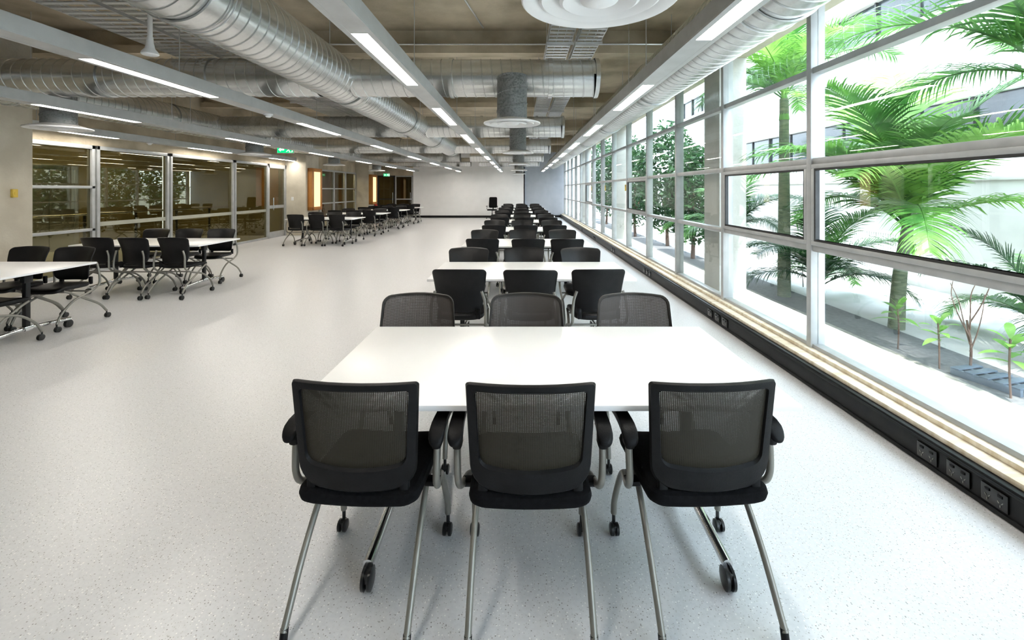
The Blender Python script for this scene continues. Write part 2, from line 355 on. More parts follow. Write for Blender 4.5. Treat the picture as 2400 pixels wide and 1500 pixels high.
# ------------------------------------------------------------------ ducts
def spiral(mb,p0,p1,r,pitch=.125,n=36):
    p0=Vector(p0);p1=Vector(p1); L=(p1-p0).length; d=(p1-p0).normalized()
    up=Vector((0,0,1)) if abs(d.z)<.9 else Vector((1,0,0)); u=d.cross(up).normalized(); v=d.cross(u)
    pr=[(0,.0),(.12,.0),(.15,.007),(.21,.007),(.24,0)]
    rings=[]
    k=int(L/pitch)
    for j in range(-1,k+1):
        for a,h in pr: rings.append(((j+a)*pitch,h))
    Ls=[]
    for s_,h in rings:
        Ls.append([p0+d*min(L,max(0,s_+pitch*q/n))+(u*math.cos(2*PI*q/n)+v*math.sin(2*PI*q/n))*(r+h) for q in range(n+1)])
    mb.loops(Ls,close=False)
def collar(mb,p,d,r,w=.05,n=36):
    d=Vector(d).normalized(); q=Vector((0,0,1)).rotation_difference(d).to_matrix().to_4x4()
    mb.lathe([(r,-w/2),(r+.014,-w/2),(r+.014,w/2),(r,w/2)],n,Matrix.Translation(p)@q)
def endcap(mb,p,d,r,n=36):
    d=Vector(d).normalized(); q=Vector((0,0,1)).rotation_difference(d).to_matrix().to_4x4()
    mb.lathe([(r+.012,-.05),(r+.012,0),(r-.01,.008),(.02,.008)],n,Matrix.Translation(p)@q,False,True)
def make_duct(label,p0,p1,r,joints=3.0,cap0=False,cap1=True,mt='duct',rods=True):
    p0=Vector(p0);p1=Vector(p1); t=thing('ventilation_duct',label,'air duct',p0); a=Vector((0,0,0)); b=p1-p0; d=b.normalized(); L=b.length
    mb=MB(); spiral(mb,a,b,r); mb.build('duct_body',mt,t,weld=True,ang=30)
    k=1
    while k*joints<L-.3:
        mb=MB(); collar(mb,d*(k*joints),d,r+.004); mb.build('joint_collar',mt,t); 
        if rods:
            s=Vector((d.y,-d.x,0))
            mb=MB()
            for sg in (-1,1): 
                q=d*(k*joints+.2)+s*sg*(r+.015)
                mb.tube([q+Vector((0,0,-.02)),(q.x,q.y,ZC-p0.z-.02)],.005,n=6,smooth=False)
            mb.tube([d*(k*joints+.2)+(s*math.cos(a_)-Vector((0,0,1))*math.sin(a_))*(r+.014) for a_ in [PI*i/16 for i in range(17)]],.006,n=6,smooth=False)
            mb.build('hanger','tray',t)
        k+=1
    if cap0: mb=MB(); endcap(mb,a,-d,r+.004); mb.build('end_cap',mt,t)
    if cap1: mb=MB(); endcap(mb,b,d,r+.004); mb.build('end_cap',mt,t)
    return t
ZD=2.98
make_duct('wide spiral galvanised duct running lengthwise left of the central row',(-2.34,-2.9,ZD),(-2.34,15.6,ZD),.28)
make_duct('long spiral galvanised duct running beside the tall windows',(1.80,-2.9,ZD),(1.80,25.0,ZD),.28)
make_duct('spiral galvanised duct running lengthwise above the left glass partition',(-6.95,3.0,ZD),(-6.95,22,ZD),.27)
on=['nearest','second','third','fourth','fifth','sixth','seventh','eighth','ninth']
CY=[5.84,10.35,14.9,19.4,23.6]
for i,y in enumerate(CY):
    make_duct('%s spiral cross duct from the front, capped over central tables'%on[i],(-2.12,y,ZD),(.99,y,ZD),.235,joints=1.25,rods=False)
    make_duct('%s spiral cross duct from the front, left of main duct'%on[i],(-2.55,y-.02,ZD),(-6.75,y-.02,ZD),.235,joints=1.35,rods=False,cap1=False,mt='duct2' if i%2 else 'duct')
def diffuser(label,x,y,ztop,group,z=2.37):
    t=thing('air_diffuser',label,'air diffuser',(x,y,z),0,group)
    mb=MB(); spiral(mb,(0,0,.06),(0,0,ztop-z),.185,pitch=.2); mb.build('duct_neck','neck',t)
    mb=MB(); mb.lathe([(.19,.06),(.20,.058),(.30,.026),(.35,.010),(.352,.0),(.345,-.006),(.31,-.003),(.285,.010),(.268,.022)],48); mb.build('outer_ring','diff',t)
    mb=MB(); mb.lathe([(.272,.012),(.274,.004),(.26,-.004),(.225,.004),(.195,.022),(.176,.034),(.174,.036),(.20,.034),(.25,.02),(.272,.012)],48); mb.build('middle_ring','diff',t)
    mb=MB(); mb.lathe([(.178,.006),(.180,-.004),(.165,-.012),(.13,-.002),(.105,.014),(.084,.03),(.082,.032),(.11,.028),(.15,.014),(.178,.006)],40); mb.build('inner_ring','diff',t)
    mb=MB(); mb.lathe([(.001,-.024),(.02,-.026),(.055,-.020),(.08,-.008),(.088,.002),(.05,.02),(.001,.03)],36); 
    for a in range(3):
        an=a*2*PI/3; mb.box((.15*math.cos(an),.15*math.sin(an),.034),(.26,.008,.010),0,Matrix.Rotation(an,4,'Z'))
    mb.build('centre_cone','diff',t)
    return t
diffuser('large white round ceiling diffuser, nearest, cut by the top edge',.357,2.05,3.99,'round diffusers above the central row',2.405)
dd=None
for i,y in enumerate(CY):
    l='white round diffuser on duct drop, %s in line below the capped ducts'%on[i]
    if dd is None: dd=diffuser(l,-.1,y-.2,ZD-.02,'round diffusers above the central row')
    else: c=copy_tree(dd); c.location=(-.05,y-.2,2.37); c['label']=l
for i,y in enumerate(CY[:4]):
    c=copy_tree(dd); c.location=(-6.2,y+.28,2.37); c['label']='white round diffuser on duct drop over left tables, %s of its line'%on[i]; c['group']='round diffusers above the left tables'

# ------------------------------------------------------------------ linear lights
def linear(x,start,pitch,ln,label,ya=0.2,yb=24.4):
    z0=2.52
    t=thing('linear_light',label,'ceiling light',(x,ya,z0),0,'long suspended linear lights')
    mb=MB(); w=.09; q=.050
    mb.b2(-w,w,0,yb-ya,.012,.12,.004); mb.b2(-w,-q-.001,0,yb-ya,0,.014,.001); mb.b2(q+.001,w,0,yb-ya,0,.014,.001)
    ys=[]; y=start
    while y-pitch>ya: y-=pitch
    while y<yb-.2: ys.append(y); y+=pitch
    prev=ya
    for y in ys:
        if y>prev: mb.b2(-q-.001,q+.001,prev-ya,y-ya,.001,.014)
        prev=min(y+ln,yb)
    if prev<yb: mb.b2(-q-.001,q+.001,prev-ya,yb-ya,.001,.014)
    mb.build('housing','fixture',t,smooth=False)
    for y in ys:
        e=min(y+ln,yb); MB().b2(-q,q,y-ya+.002,e-ya-.002,.002,.012).build('diffuser_panel','lamp',t,smooth=False)
    y=1.4
    while y<yb:
        if y>ya:
            mb=MB().tube([(0,y-ya,.118),(0,y-ya,ZC-z0-.01)],.004,n=6,smooth=False); mb.build('suspension_rod','fixture',t)
        y+=2.9
linear(1.19,4.22,2.62,1.35,'long suspended light with lit strips, closest to the windows')
linear(-1.0,2.83,2.6,1.4,'long suspended light with lit strips, directly left of central tables')
linear(-3.22,3.37,3.28,1.42,'long suspended light left of the wide spiral duct')
linear(-5.51,5.17,3.4,1.4,'long suspended light over the left tables')
linear(-7.65,7.14,3.4,1.5,'long suspended light closest to the left glass partition',6.9,15.4)

# ------------------------------------------------------------------ cable trays
def tray(x0,x1,y0,y1,z,label):
    t=thing('cable_tray',label,'cable tray',(x0,y0,z),0,'galvanised cable trays'); w=x1-x0; L=y1-y0
    for xx in (0,w): MB().b2(xx-.004,xx+.004,0,L,0,.07).b2(xx-.012,xx+.012,0,L,.066,.072).build('side_rail','tray',t,smooth=False)
    mb=MB(); y=.03
    while y<L: mb.b2(0,w,y,y+.05,0,.012); y+=.12
    mb.b2(w*.33,w*.36,0,L,.012,.02); mb.b2(w*.66,w*.69,0,L,.012,.02)
    mb.build('rungs','tray',t,smooth=False)
    y=.6
    while y<L:
        MB().tube([(-.02,y,-.03),(-.02,y,ZC-z)],.004,n=6,smooth=False).tube([(w+.02,y,-.03),(w+.02,y,ZC-z)],.004,n=6,smooth=False).b2(-.024,w+.024,y-.015,y+.015,-.035,-.005).build('hanger','tray',t); y+=2.4
tray(.34,.62,4.9,24,3.34,'cable tray above capped ducts, left one of the central pair')
tray(.69,.97,4.9,24,3.34,'cable tray above capped ducts, right one of the central pair')
tray(-4.42,-3.90,1.0,12,3.26,'wide ladder cable tray at upper left, outer of the pair')
tray(-3.82,-3.3,1.0,12,3.26,'wide ladder cable tray at upper left, beside the wide duct')

c=MB().tube([(-.9,1.0,3.97),(-.75,5.5,3.97),(-.55,6.8,3.97)],.012,n=8,smooth=False).build('conduit','tray'); tag(c,'thin metal conduit fixed to the concrete ceiling above the centre','conduit')
c=MB().tube([(-3.0,6.72,3.7),(2.4,6.72,3.7)],.012,n=8,smooth=False).build('conduit','tray'); tag(c,'thin metal conduit running across the concrete ceiling beam','conduit')
t=thing('ceiling_pendant','white pole with flared bell cover hanging near the upper left tray','ceiling pendant',(-3.05,3.75,2.66))
MB().lathe([(.018,.10),(.018,1.33)],16,None,True,True).build('pole','diff',t)
MB().lathe([(.001,0),(.055,.0),(.062,.008),(.058,.025),(.035,.055),(.026,.10),(.022,.15),(.001,.15)],28).build('bell_cover','diff',t)
def smoke(x,y,z,label):
    t=thing('smoke_detector',label,'smoke detector',(x,y,z),0,'small white ceiling sensors')
    MB().lathe([(.055,0),(.055,-.012),(.05,-.016),(.001,-.016)],24,None,True).build('base','diff',t)
    MB().lathe([(.035,-.016),(.036,-.03),(.025,-.042),(.001,-.045)],24).build('dome','diff',t)
smoke(-3.22,5.82,2.519,'small white sensor dome beneath the light left of the main duct')
smoke(-7.65,9.4,2.519,'small white sensor dome beneath the light by the left partition')
def exitsign(x,y,z,label,sc=1):
    t=thing('exit_sign',label,'exit sign',(x,y,z),0,'green exit signs'); t.scale=(sc,sc,sc)
    MB().box((0,0,0),(.44,.04,.19),.006).build('sign_body','diff',t)
    MB().b2(-.21,.21,-.024,-.019,-.085,.085).build('green_face','green',t,smooth=False)
    mb=MB()
    def poly(P):
        f=[mb.bm.verts.new((a,-.027,b)) for a,b in P]; g=[mb.bm.verts.new((a,-.0235,b)) for a,b in P]; n=len(P)
        mb.bm.faces.new(f); mb.bm.faces.new(g[::-1])
        for i in range(n): mb.bm.faces.new((f[i],g[i],g[(i+1)%n],f[(i+1)%n]))
    poly([(-.18,0),(-.12,.05),(-.12,.018),(-.03,.018),(-.03,-.018),(-.12,-.018),(-.12,-.05)])
    poly([(.13,-.07),(.19,-.07),(.19,.07),(.13,.07),(.13,.06),(.175,.06),(.175,-.06),(.13,-.06)])
    poly([(.085+.016*math.cos(a*PI/6),.058+.016*math.sin(a*PI/6)) for a in range(12)])
    poly([(.06,.035),(.095,.04),(.10,-.01),(.07,-.012)])
    poly([(.07,-.01),(.088,-.012),(.06,-.04),(.03,-.06),(.022,-.048),(.052,-.032)])
    poly([(.085,-.01),(.10,-.01),(.118,-.035),(.118,-.072),(.103,-.072),(.103,-.04)])
    poly([(.06,.035),(.066,.022),(.04,.01),(.025,.02),(.03,.03),(.042,.022)])
    poly([(.095,.038),(.118,.02),(.125,-.005),(.115,-.008),(.107,.014),(.095,.022)])
    mb.build('pictogram','signwhite',t,smooth=False)
    MB().tube([(-.12,0,.09),(-.12,0,(ZC-z-.01)/sc)],.004,n=6,smooth=False).tube([(.12,0,.09),(.12,0,(ZC-z-.01)/sc)],.004,n=6,smooth=False).build('suspension_rod','fixture',t)
exitsign(-6.18,12.0,2.61,'green exit sign with arrow and running figure above left tables')
exitsign(-6.45,22.0,2.27,'small green exit sign near the far left doors',.7)

t=thing('display_panel','orange-framed lit display panel on nearer concrete column, left wall','display panel',(-7.3,15.62,.84),0,'orange framed lit displays')
MB().b2(0,.16,0,.16,0,1.46,.004).b2(0,.16,.66,.80,0,1.46,.004).b2(0,.16,0,.8,1.34,1.46,.004).b2(0,.16,0,.8,0,.12,.004).build('frame','orange',t)
MB().b2(0.0,.152,.16,.66,.12,1.34).build('lit_panel','litpanel',t,smooth=False)
c=copy_tree(t); c.location=(-7.35,22.1,.84); c['label']='orange-framed lit display panel on farther concrete column, left wall'
t=thing('switch_box','small yellow switch box on the concrete column at far left','switch box',(-7.3,6.55,1.5))
MB().box((.02,0,0),(.04,.07,.12),.006).build('box_body','yellow',t); MB().box((.044,0,.0),(.01,.03,.04),.003).build('button','yellow',t)
t=thing('switch_plate','white switch plate on the concrete column beside the glass door','light switch',(-7.75,15.5,1.25))
MB().box((0,-.006,0),(.08,.012,.12),.003).build('plate','diff',t); MB().box((0,-.014,.0),(.03,.006,.05),.002).build('rocker','diff',t)
t=thing('fire_extinguisher','red fire extinguisher by the left wall near the far doors','fire extinguisher',(-7.7,24.3,0.35))
MB().lathe([(.001,0),(.075,.0),(.08,.02),(.08,.4),(.06,.46),(.025,.49),(.001,.49)],20).build('cylinder','red',t)
MB().box((0,0,.52),(.04,.12,.03),.005).tube([(0,.03,.5),(.06,.1,.42),(.06,.11,.2)],.01).build('valve_and_hose','plastic',t)
MB().b2(-.28,-.07,-.03,.03,.25,.3).build('wall_bracket','black',t)
for i,(y,lb) in enumerate(((10.5,'nearest'),(13.0,'middle'),(15.5,'farthest'))):
    t=thing('window_tag','small yellow tag on window frame, %s of the three'%lb,'tag',(XW-.07,y,1.60),0,'yellow window tags')
    MB().box((0,0,0),(.008,.10,.14),.002).build('tag_plate','yellow',t); MB().box((-.005,0,.04),(.003,.06,.015)).build('tag_clip','black',t)

# ------------------------------------------------------------------ chairs
def caster(mb,x,y,r=.026,h=.075):
    mb.tube([(x,y,h+.02),(x,y,r*1.3)],.008,n=8,smooth=False)
    for s in (-1,1):
        mx=Matrix.Translation((x+s*.012,y-.012,r))@Matrix.Rotation(PI/2,4,'Y')
        mb.lathe([(.004,-.009),(r*.7,-.009),(r,-.005),(r,.005),(r*.7,.009),(.004,.009)],18,mx,True,True)
    mb.box((x,y-.008,r*1.35),(.02,r*1.5,r*.9),.004)
def make_chair(kind,label):
    t=thing('mesh_back_chair' if kind!='B' else 'stacking_chair',label,'chair')
    sm='fabric' if kind=='A' else 'vinyl'
    def fs(u,v,w):
        y=v-.22; q=max(0,(y-.12)/.1); b=max(0,(-y-.16)/.06)
        return Vector((u,y,.447+w-.018*q*q-.035*(1-min(1,(abs(u)/.23)**2))*.35+.006*b))
    MB().shell(rrect(.45,.445,-.03,.45,.07,.05) if kind=='A' else rrect(.45,.42,0,.44,.07,.10),None,fs,.06 if kind=='A' else .05).build('seat',sm,t)
    if kind=='A':
        fb=lambda u,v,w: Vector((u,-.240-.10*v+.032*(u/.215)**2+w,.485+v))
        o=rrect(.462,.435,0,.387,.012,.08,.003,.018); i=rrect(.388,.362,.096,.358,.012,.03,.002,.018)
        fr=MB().shell(o,i,fb,.026).build('back_frame','plastic',t)
        MB().shell(rrect(.398,.372,.088,.363,.012,.03,.002,.018),None,fb,.003,e=.01).build('back_mesh','mesh',t)
    elif kind=='C':
        fb=lambda u,v,w: Vector((u,-.228-.10*v+.055*(u/.215)**2+w,.50+v))
        o=rrect(.455,.49,0,.375,.05,.06,.012,.01); i=rrect(.425,.46,.05,.36,.045,.05,.012,.01)
        MB().shell(o,i,fb,.024).build('back_frame','brownplastic',t)
        MB().shell(rrect(.43,.465,.045,.363,.045,.05,.012,.01),None,fb,.003,e=.01).build('back_mesh','mesh2',t)
    else:
        fb=lambda u,v,w: Vector((u,-.205-.17*v+.05*(u/.215)**2+w+.03*math.sin(v/.36*PI),.485+v))
        MB().shell(rrect(.475,.405,0,.375,.035,.07,.012,.0),None,fb,.026).build('backrest','vinyl',t)
    for s in (-1,1):
        MB().box((s*.17,-.215,.475),(.035,.03,.09),.008).build('back_bracket','plastic',t)
    for s in (-1,1):
        if kind in 'AC':
            x=s*.272
            P=[(x,-.135,.63),(x,-.145,.55),(x*.99,-.145,.47),(x*.97,-.10,.415),(s*.245,.02,.385),(s*.235,.12,.30),(s*.24,.19,.16),(s*.24,.205,.09)]
            if kind=='C': P=[(s*.20,-.225,.56),(s*.225,-.225,.49),(s*.24,-.16,.42)]+P[4:]
            lg=MB().tube(P,.0135,sub=5).build('front_leg','tube',t)
            mb=MB(); caster(mb,s*.24,.205); mb.build('caster','wheel',lg)
            lg=MB().tube([(s*.20,.06,.415),(s*.205,-.05,.37),(s*.21,-.20,.22),(s*.212,-.33,.045)],.012,sub=5).build('rear_leg','tube',t)
            MB().tube([(s*.2118,-.322,.055),(s*.212,-.335,.002)],.0135,smooth=False).build('foot_tip','plastic',lg)
            if kind=='A':
                def fa(u,v,w,x=x,s=s): return Vector((x+u+s*.004,v-.20,.65+w+.014*math.sin((v)/.25*PI)-.03*(max(0,(.05-v)/.05))**1.5))
                MB().shell(rrect(.046,.058,0,.25,.021,.026),None,fa,.028).build('armrest','plastic',t)
                MB().box((x,-.14,.615),(.038,.06,.06),.013).build('arm_bracket','plastic',t)
                MB().box((s*.235,-.06,.405),(.06,.05,.022),.008).build('seat_bracket','plastic',t)
        else:
            x=s*.235
            lg=MB().tube([(s*.20,-.255,.68),(s*.225,-.255,.60),(x,-.262,.50),(x,-.25,.42),(x,-.15,.36),(x*1.02,.06,.30),(x*1.04,.20,.19),(x*1.05,.26,.085)],.0125,sub=5).build('front_leg','tube',t)
            mb=MB(); caster(mb,x*1.05,.26,.030); mb.build('caster','wheel',lg)
            lg=MB().tube([(x*.93,.16,.425),(x*.95,.08,.385),(x,-.06,.30),(x*1.05,-.24,.19),(x*1.09,-.33,.085)],.0125,sub=5).build('rear_leg','tube',t)
            mb=MB(); caster(mb,x*1.09,-.33,.030); mb.build('caster','wheel',lg)
    if kind=='B':
        MB().tube([(-.235,-.15,.362),(.235,-.15,.362)],.009,smooth=False).build('cross_bar','tube',t)
        MB().tube([(-.22,.10,.40),(.22,.10,.40)],.009,smooth=False).build('cross_bar','tube',t)
    else: MB().tube([(-.245,.03,.385),(.245,.03,.385)],.009,smooth=False).build('cross_bar','tube',t)
    return t
proto={}
def chair(kind,x,y,rz,label,group):
    if kind not in proto: o=make_chair(kind,label); proto[kind]=o
    else: o=copy_tree(proto[kind])
    o['label']=label; o['group']=group; o.location=(x,y,0); o.rotation_euler=(0,0,rz); return o
def make_table(label,x,y,group):
    t=thing('folding_table',label,'table',(x,y,0),0,group)
    W,D,Z=.965,.50,.73
    top=MB().b2(-W,W,-D,D,Z-.022,Z,.002).build('tabletop','table',t)
    MB().b2(-W+.03,W-.03,-D+.03,D-.03,Z-.026,Z-.0225).b2(-.55,.55,-.03,.03,Z-.075,Z-.026,.004).b2(-.7,.7,-.33,-.30,Z-.06,Z-.026,.003).b2(-.7,.7,.30,.33,Z-.06,Z-.026,.003).build('underframe','black',t)
    for s in (-1,1):
        lg=MB().box((s*.70,0,.40),(.045,.05,.56),.008).box((s*.70,0,Z-.045),(.04,.78,.03),.008).box((s*.70,0,.64),(.055,.09,.10),.01).build('leg','black',t)
        mb=MB(); mb.tube([(s*.70,-.46,.092),(s*.70,-.2,.108),(s*.70,0,.118),(s*.70,.2,.108),(s*.70,.46,.092)],.021,n=12); mb.box((s*.7,0,.12),(.07,.10,.05),.012)
        ft=mb.build('foot','chrome',t)
        for q in (-1,1):
            mb=MB(); caster(mb,s*.70,q*.45,.042,.09); mb.build('caster','wheel',ft)
    return t
tproto=[None]
def table(label,x,y,group):
    if tproto[0] is None: tproto[0]=make_table(label,x,y,group); return tproto[0]
    c=copy_tree(tproto[0]); c.location=(x,y,0); c['label']=label; c['group']=group; return c
J=lambda a:random.uniform(-a,a)
P3=('left','middle','right')
NC=9
for k in range(NC):
    y0=1.73+2.45*k
    table('white-topped castored table, %s from the front in the central row'%on[k],.108,y0+.5,'tables in the central row')
    nx=[(-.576,.037,.673),(-.51,.10,.685)][min(k,1)]; fx=[(-.647,.036,.72),(-.59,.04,.71)][min(k,1)]
    for i in range(3):
        if k==0:
            chair('A',nx[i],1.865+(.015 if i==1 else 0)*-1,(-.05,0,.05)[i],'black mesh-backed armchair, %s of three in the foreground'%P3[i],'mesh armchairs in the foreground')
            chair('C',fx[i],2.95-.27,PI+J(.02),'brownish mesh-backed chair facing camera, %s, far side of nearest central table'%P3[i],'mesh chairs facing camera at the nearest table')
        else:
            chair('B',nx[i]+J(.02),y0-.02+J(.03),J(.05),'black solid-backed chair, %s, near side of %s table in central row'%(P3[i],on[k]),'black chairs in the central row')
            chair('B',fx[i]+J(.02),y0+1.0-.06+J(.03),PI+J(.05),'black solid-backed chair, %s, far side of %s table in central row'%(P3[i],on[k]),'black chairs in the central row')
LT=[(4.2,-5.8),(6.73,-5.72),(12.8,-5.65),(15.5,-5.65),(18.2,-5.6),(20.9,-5.6)]
for k,(y0,x) in enumerate(LT):
    table('white-topped castored table, %s from the front in the left row'%on[k],x,y0+.5,'tables in the left row')
    for i in range(3):
        xn=x+(-.40,.16,.72)[i]; xf=x+(-.64,-.06,.52)[i]; yn=y0+.03
        if k>1: xn=x+(-.6,0,.58)[i]
        if k==0:
            xn=x+(-.64,-.02,.60)[i]; yn=y0+.27
        chair('B',xn,yn+J(.02),J(.06)-.05,'black solid-backed chair, %s, near side of %s table in left row'%(P3[i],on[k]),'black chairs in the left row')
        chair('B',xf,y0+1.0+.02+J(.02),PI+J(.06),'black solid-backed chair, %s, far side of %s table in left row'%(P3[i],on[k]),'black chairs in the left row')
t=thing('office_chair','tall black swivel office chair against the white end wall','office chair',(-1.5,24.4,0),PI*.95)
MB().shell(rrect(.48,.46,0,.46,.08,.08),None,lambda u,v,w:Vector((u,v-.23,.48+w)),.07).build('seat','fabric',t)
MB().shell(rrect(.44,.46,0,.58,.07,.08),None,lambda u,v,w:Vector((u,-.23-.1*v+.3*u*u+w,.58+v)),.05).build('backrest','fabric',t)
MB().box((0,-.25,.52),(.06,.03,.2),.01).build('back_support','plastic',t)
MB().lathe([(.03,.1),(.03,.3),(.02,.3),(.02,.45)],14,None,True,True).build('gas_lift','plastic',t)
for k in range(5):
    a=k*2*PI/5+.3; lg=MB().tube([(0,0,.12),(.30*math.cos(a),.30*math.sin(a),.075)],(.025,.015),smooth=False).build('leg','plastic',t)
    mb=MB(); caster(mb,.30*math.cos(a),.30*math.sin(a),.028,.06); mb.build('caster','wheel',lg)
for s in (-1,1): MB().tube([(s*.22,-.02,.46),(s*.28,-.02,.5),(s*.28,-.02,.66)],.012).box((s*.28,.02,.675),(.06,.24,.03),.01).build('armrest','plastic',t)

# ------------------------------------------------------------------ exterior
GZ=-.2
st('ground',MB().b2(3.1,4.05,-6,34,GZ-.3,GZ),'soil')
st('ground_strip',MB().b2(4.05,4.7,-6,34,GZ-.3,GZ),'asphalt')
st('ground_paving',MB().b2(4.7,16,-6,34,GZ-.3,GZ),'paving')
st('ledge',MB().b2(2.6,3.1,-6,34,-.5,.19,.01),'ledge')
gw=thing('garden_wall','pale garden wall with slatted vent panel behind the palms','wall',(7.2,0,GZ))
MB().b2(0,.2,-4,32,0,1.9).b2(-.04,.24,-4,32,1.9,1.98,.01).build('wall_body','extwall',gw)
mb=MB()
for k in range(40): mb.b2(-.03,0,8.4+k*.06,8.435+k*.06,.15,.9)
mb.b2(-.04,0,8.35,10.85,.9,.94).b2(-.04,0,8.35,10.85,.11,.15); mb.build('vent_slats','ledge',gw,smooth=False)
bl=thing('neighbouring_building','pale building with dark ribbon windows beyond the garden','building',(10.8,-4,GZ))
MB().b2(0,4,0,36,0,2.9).b2(0,4,0,36,4.0,6.4).b2(.3,4,0,36,2.9,4.0).b2(0,4,0,36,7.5,9.0).b2(.3,4,0,36,6.4,7.5).build('facade','extwall',bl)
for z,h in ((2.9,1.1),(6.4,1.1)):
    for k in range(12):
        wn=MB().b2(.2,.26,k*3+.03,k*3+2.97,z,z+h).build('window_pane','extglass',bl)
        MB().b2(.12,.3,k*3-.03,k*3+.03,z,z+h).b2(.15,.27,k*3+1.45,k*3+1.5,z,z+h).build('window_frame','gasket',wn)

def frond_mesh(e0,e1,L,seed,leafl,droop,mt):
    rnd=random.Random(seed); mb=MB(); n=26; P=[Vector((0,0,0))]
    for i in range(n):
        t=i/n; e=math.radians(e0+(e1-e0)*t**1.2); P.append(P[-1]+Vector((math.cos(e),0,math.sin(e)))*L/n)
    mb.tube(P,(.016,.003),n=5,smooth=False)
    NL=58
    for k in range(NL):
        t=.13+.86*k/(NL-1); f=t*n; i=min(n-1,int(f)); p=P[i].lerp(P[i+1],f-i); T=(P[i+1]-P[i]).normalized(); U=Vector((-T.z,0,T.x))
        ll=leafl*(math.sin(PI*(.12+.80*t))**.7)*rnd.uniform(.85,1.1)
        for s in (-1,1):
            d=(Vector((0,s,0))*.85+T*(.45+.5*t)+U*.28*rnd.uniform(.3,1.2)).normalized(); w=.0135
            pts=[]; q=p.copy(); ds=d.copy()
            for j in range(5):
                ww=w*(1,1.25,1.0,.65,.08)[j]; pts.append((q-T*ww,q+T*ww)); q=q+ds*ll/4; ds=(ds+Vector((0,0,-droop*(j+1)*.35*rnd.uniform(.7,1.3)))).normalized()
            vs=[[mb.bm.verts.new(a) for a in pr] for pr in pts]
            for a,b in zip(vs[:-1],vs[1:]): mb.bm.faces.new((a[0],a[1],b[1],b[0]))
    o=mb.build('frond',mt,None,smooth=False,weld=False,recalc=False); me=o.data; bpy.data.objects.remove(o); return me
FM={}
for mt in ('leaf','leafd','leafl'):
    FM[mt]=[frond_mesh(82,20,2.0,1,.62,.28,mt),frond_mesh(62,-25,2.0,2,.66,.35,mt),frond_mesh(35,-60,1.9,3,.62,.45,mt),frond_mesh(70,0,1.7,4,.55,.2,mt)]
def palm(x,y,zc,label,nf=13,sc=1,mt='leaf',r=.07,lean=(0,0),seed=0,mixm=None):
    rnd=random.Random(seed); t=thing('palm_tree',label,'palm tree',(x,y,GZ),0); h=zc-GZ; lx,ly=lean
    MB().tube([(0,0,-.05),(lx*.3,ly*.3,h*.5),(lx,ly,h)],(r*1.2,r*.8),n=14).build('trunk','bark',t)
    MB().tube([(lx,ly,h-.35),(lx,ly,h-.15),(lx,ly,h+.12)],(r*.95,r*.5),n=12).build('crownshaft','leafl',t)
    for k in range(nf):
        a=k*2.39996+seed; kind=(0,3,1,1,2)[min(4,int(5*k/nf))] if mt!='leafd' else (0,1,1,2,2)[min(4,int(5*k/nf))]
        m_=mixm if (mixm and k%3==0) else mt
        o=bpy.data.objects.new('frond',FM[m_][kind]); C.objects.link(o); o.parent=t; o.location=(lx,ly,h+.05-.02*k*.3); o.rotation_euler=(0,rnd.uniform(-.12,.12),a)
        reach=(x+lx-2.7)/max(.2,-math.cos(a)) if math.cos(a)<-.2 else 9
        s=sc*rnd.uniform(.85,1.1); s=min(s,reach/(1.35 if kind!=0 else .95)); o.scale=(s,s,s)
palm(4.75,5.75,1.1,'bright green palm with slim trunk opposite the nearest window bays',18,1.2,'leaf',.075,(.15,0),1,'leafl')
palm(4.35,7.5,3.05,'taller palm with smooth green crownshaft outside the second bay',12,.95,'leaf',.085,(0,0),2,'leafl')
palm(5.1,4.3,2.6,'tall palm arching into view at the upper right window',12,1.15,'leaf',.07,(0,0),3,'leafl')
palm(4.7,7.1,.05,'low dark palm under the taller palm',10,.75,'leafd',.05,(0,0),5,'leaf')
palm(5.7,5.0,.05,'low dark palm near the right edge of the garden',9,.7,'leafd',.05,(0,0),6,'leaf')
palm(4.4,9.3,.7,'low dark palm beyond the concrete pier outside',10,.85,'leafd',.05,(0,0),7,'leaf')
def foliage(seed,n,R,sz,mt):
    rnd=random.Random(seed); mb=MB()
    for _ in range(n):
        d=Vector((rnd.gauss(0,1),rnd.gauss(0,1),rnd.gauss(0,1))).normalized()*rnd.uniform(.35,1)**.6
        c=Vector((d.x*R[0],d.y*R[1],d.z*R[2]+R[2])); a=Vector((rnd.gauss(0,1),rnd.gauss(0,1),rnd.gauss(0,.6))).normalized(); b=a.cross(Vector((rnd.gauss(0,1),rnd.gauss(0,1),rnd.gauss(0,1)))).normalized(); s=sz*rnd.uniform(.6,1.3)
        v=[mb.bm.verts.new(c+q) for q in (a*-s,b*s*.35,a*s,b*-s*.35)]; mb.bm.faces.new(v)
    o=mb.build('foliage',mt,None,smooth=False,weld=False,recalc=False); me=o.data; bpy.data.objects.remove(o); return me
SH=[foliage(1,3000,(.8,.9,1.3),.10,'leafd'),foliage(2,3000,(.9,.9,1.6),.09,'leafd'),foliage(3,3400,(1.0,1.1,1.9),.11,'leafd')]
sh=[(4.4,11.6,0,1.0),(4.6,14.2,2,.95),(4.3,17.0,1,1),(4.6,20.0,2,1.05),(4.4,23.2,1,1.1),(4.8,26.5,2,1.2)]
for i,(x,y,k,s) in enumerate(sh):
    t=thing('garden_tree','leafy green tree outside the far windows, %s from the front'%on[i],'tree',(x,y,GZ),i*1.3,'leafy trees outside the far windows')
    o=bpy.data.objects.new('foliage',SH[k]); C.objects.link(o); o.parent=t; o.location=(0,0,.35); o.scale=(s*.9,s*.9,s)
    MB().tube([(0,0,-.05),(.03,.02,.9),(0,0,1.9)],(.06,.03),n=8).tube([(.02,.02,.8),(.3,.2,1.6)],(.03,.01),n=6).tube([(.02,.02,.9),(-.3,-.1,1.7)],(.03,.01),n=6).build('trunk','twig',t)
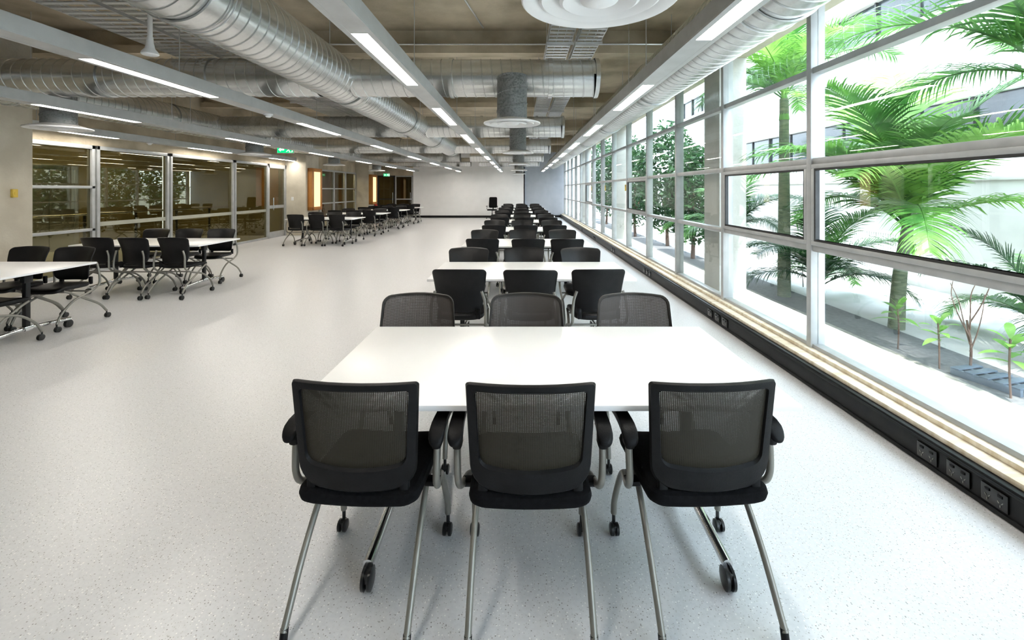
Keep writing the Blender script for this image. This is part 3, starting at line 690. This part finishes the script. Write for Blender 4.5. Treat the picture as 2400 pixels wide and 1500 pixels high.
for i,(x,y,s,lb) in enumerate(((4.15,5.0,1.0,'small bushy broadleaf plant at the foot of the slim palm'),(4.1,4.45,.9,'young upright broadleaf plant between bushy plant and blue pallet'),(4.12,3.82,1.0,'fresh green broadleaf plant at the right edge beside blue pallet'),(5.1,8.2,1.2,'leafy plant beside the slatted wall vent'))):
    t=thing('broadleaf_plant',lb,'plant',(x,y,GZ),i,'young broadleaf plants')
    MB().tube([(0,0,-.02),(.01,0,.25*s),(0,.01,.5*s)],.008,n=6).build('stem','twig',t)
    for k in range(11):
        a=k*2.4; e=.2+.09*k; mb=MB(); L=.26*s; n=6; pts=[]
        for j in range(n+1):
            q=j/n; r_=L*q; w=.035*s*math.sin(PI*min(1,q*.92+.06))
            base=Vector((math.cos(a)*r_*math.cos(e),math.sin(a)*r_*math.cos(e),(.3+.02*k)*s+r_*math.sin(e)-.12*q*q*s)); sd=Vector((-math.sin(a),math.cos(a),0))
            pts.append((base-sd*w,base+sd*w))
        vs=[[mb.bm.verts.new(p) for p in pr] for pr in pts]
        for u,v in zip(vs[:-1],vs[1:]): mb.bm.faces.new((u[0],u[1],v[1],v[0]))
        mb.build('leaf','leafl',t,smooth=True,weld=False,recalc=False)
mb=MB(); mb.tube([(0,0,0),(.02,.01,.25),(-.01,.02,.5)],(.012,.009),n=6)
for k in range(5):
    a=k*1.3; z=.2+.07*k; mb.tube([(.01,.01,z),(.07*math.cos(a),.08*math.sin(a),z+.18),(.12*math.cos(a),.15*math.sin(a),z+.38),(.11*math.cos(a)+J(.05),.2*math.sin(a),z+.55)],(.007,.0025),n=6)
o=mb.build('bare_shrub','twig'); o.location=(4.3,4.35,GZ); tag(o,'thin bare brown branching shrub between the small broadleaf plants','shrub')
t=thing('pallet','weathered blue slatted pallet on the garden ground','pallet',(4.3,4.12,GZ),.25)
for k in range(5): MB().b2(-.16,.16,-.26+k*.11,-.19+k*.11,.06,.072,.003).build('slat','pallet',t)
for x in (-.14,0,.14): MB().b2(x-.02,x+.02,-.26,.25,0,.06,.004).build('bearer','pallet',t)

# ------------------------------------------------------------------ lighting
w=bpy.data.worlds.new('world'); SC.world=w; w.use_nodes=True; nt=w.node_tree; bg=nt.nodes['Background']
bg.inputs[0].default_value=(.74,.87,1.0,1); bg.inputs[1].default_value=6.2
sd=bpy.data.lights.new('sun','SUN'); so=bpy.data.objects.new('sun',sd); C.objects.link(so); sd.energy=9.0; sd.angle=.03; sd.color=(1,.96,.88)
so.rotation_euler=Vector((-.03,.45,-.85)).to_track_quat('-Z','Y').to_euler(); so.location=(5,-5,12)
for y in (8,12.5):
    ld=bpy.data.lights.new('corridor_fill','AREA'); lo=bpy.data.objects.new('corridor_fill',ld); C.objects.link(lo); ld.shape='RECTANGLE'; ld.size=.3; ld.size_y=2.5; ld.energy=42; ld.color=(1,.88,.55); lo.location=(-10.4,y,3.5)  # added fill lights for a dim warm glow, no real fitting behind them
ld=bpy.data.lights.new('corridor_fill','AREA'); lo=bpy.data.objects.new('corridor_fill',ld); C.objects.link(lo); ld.size=1.2; ld.energy=110; ld.color=(1,.95,.9); lo.location=(-9.4,20,3.5)  # one more added fill, brightens the brick side behind the glass
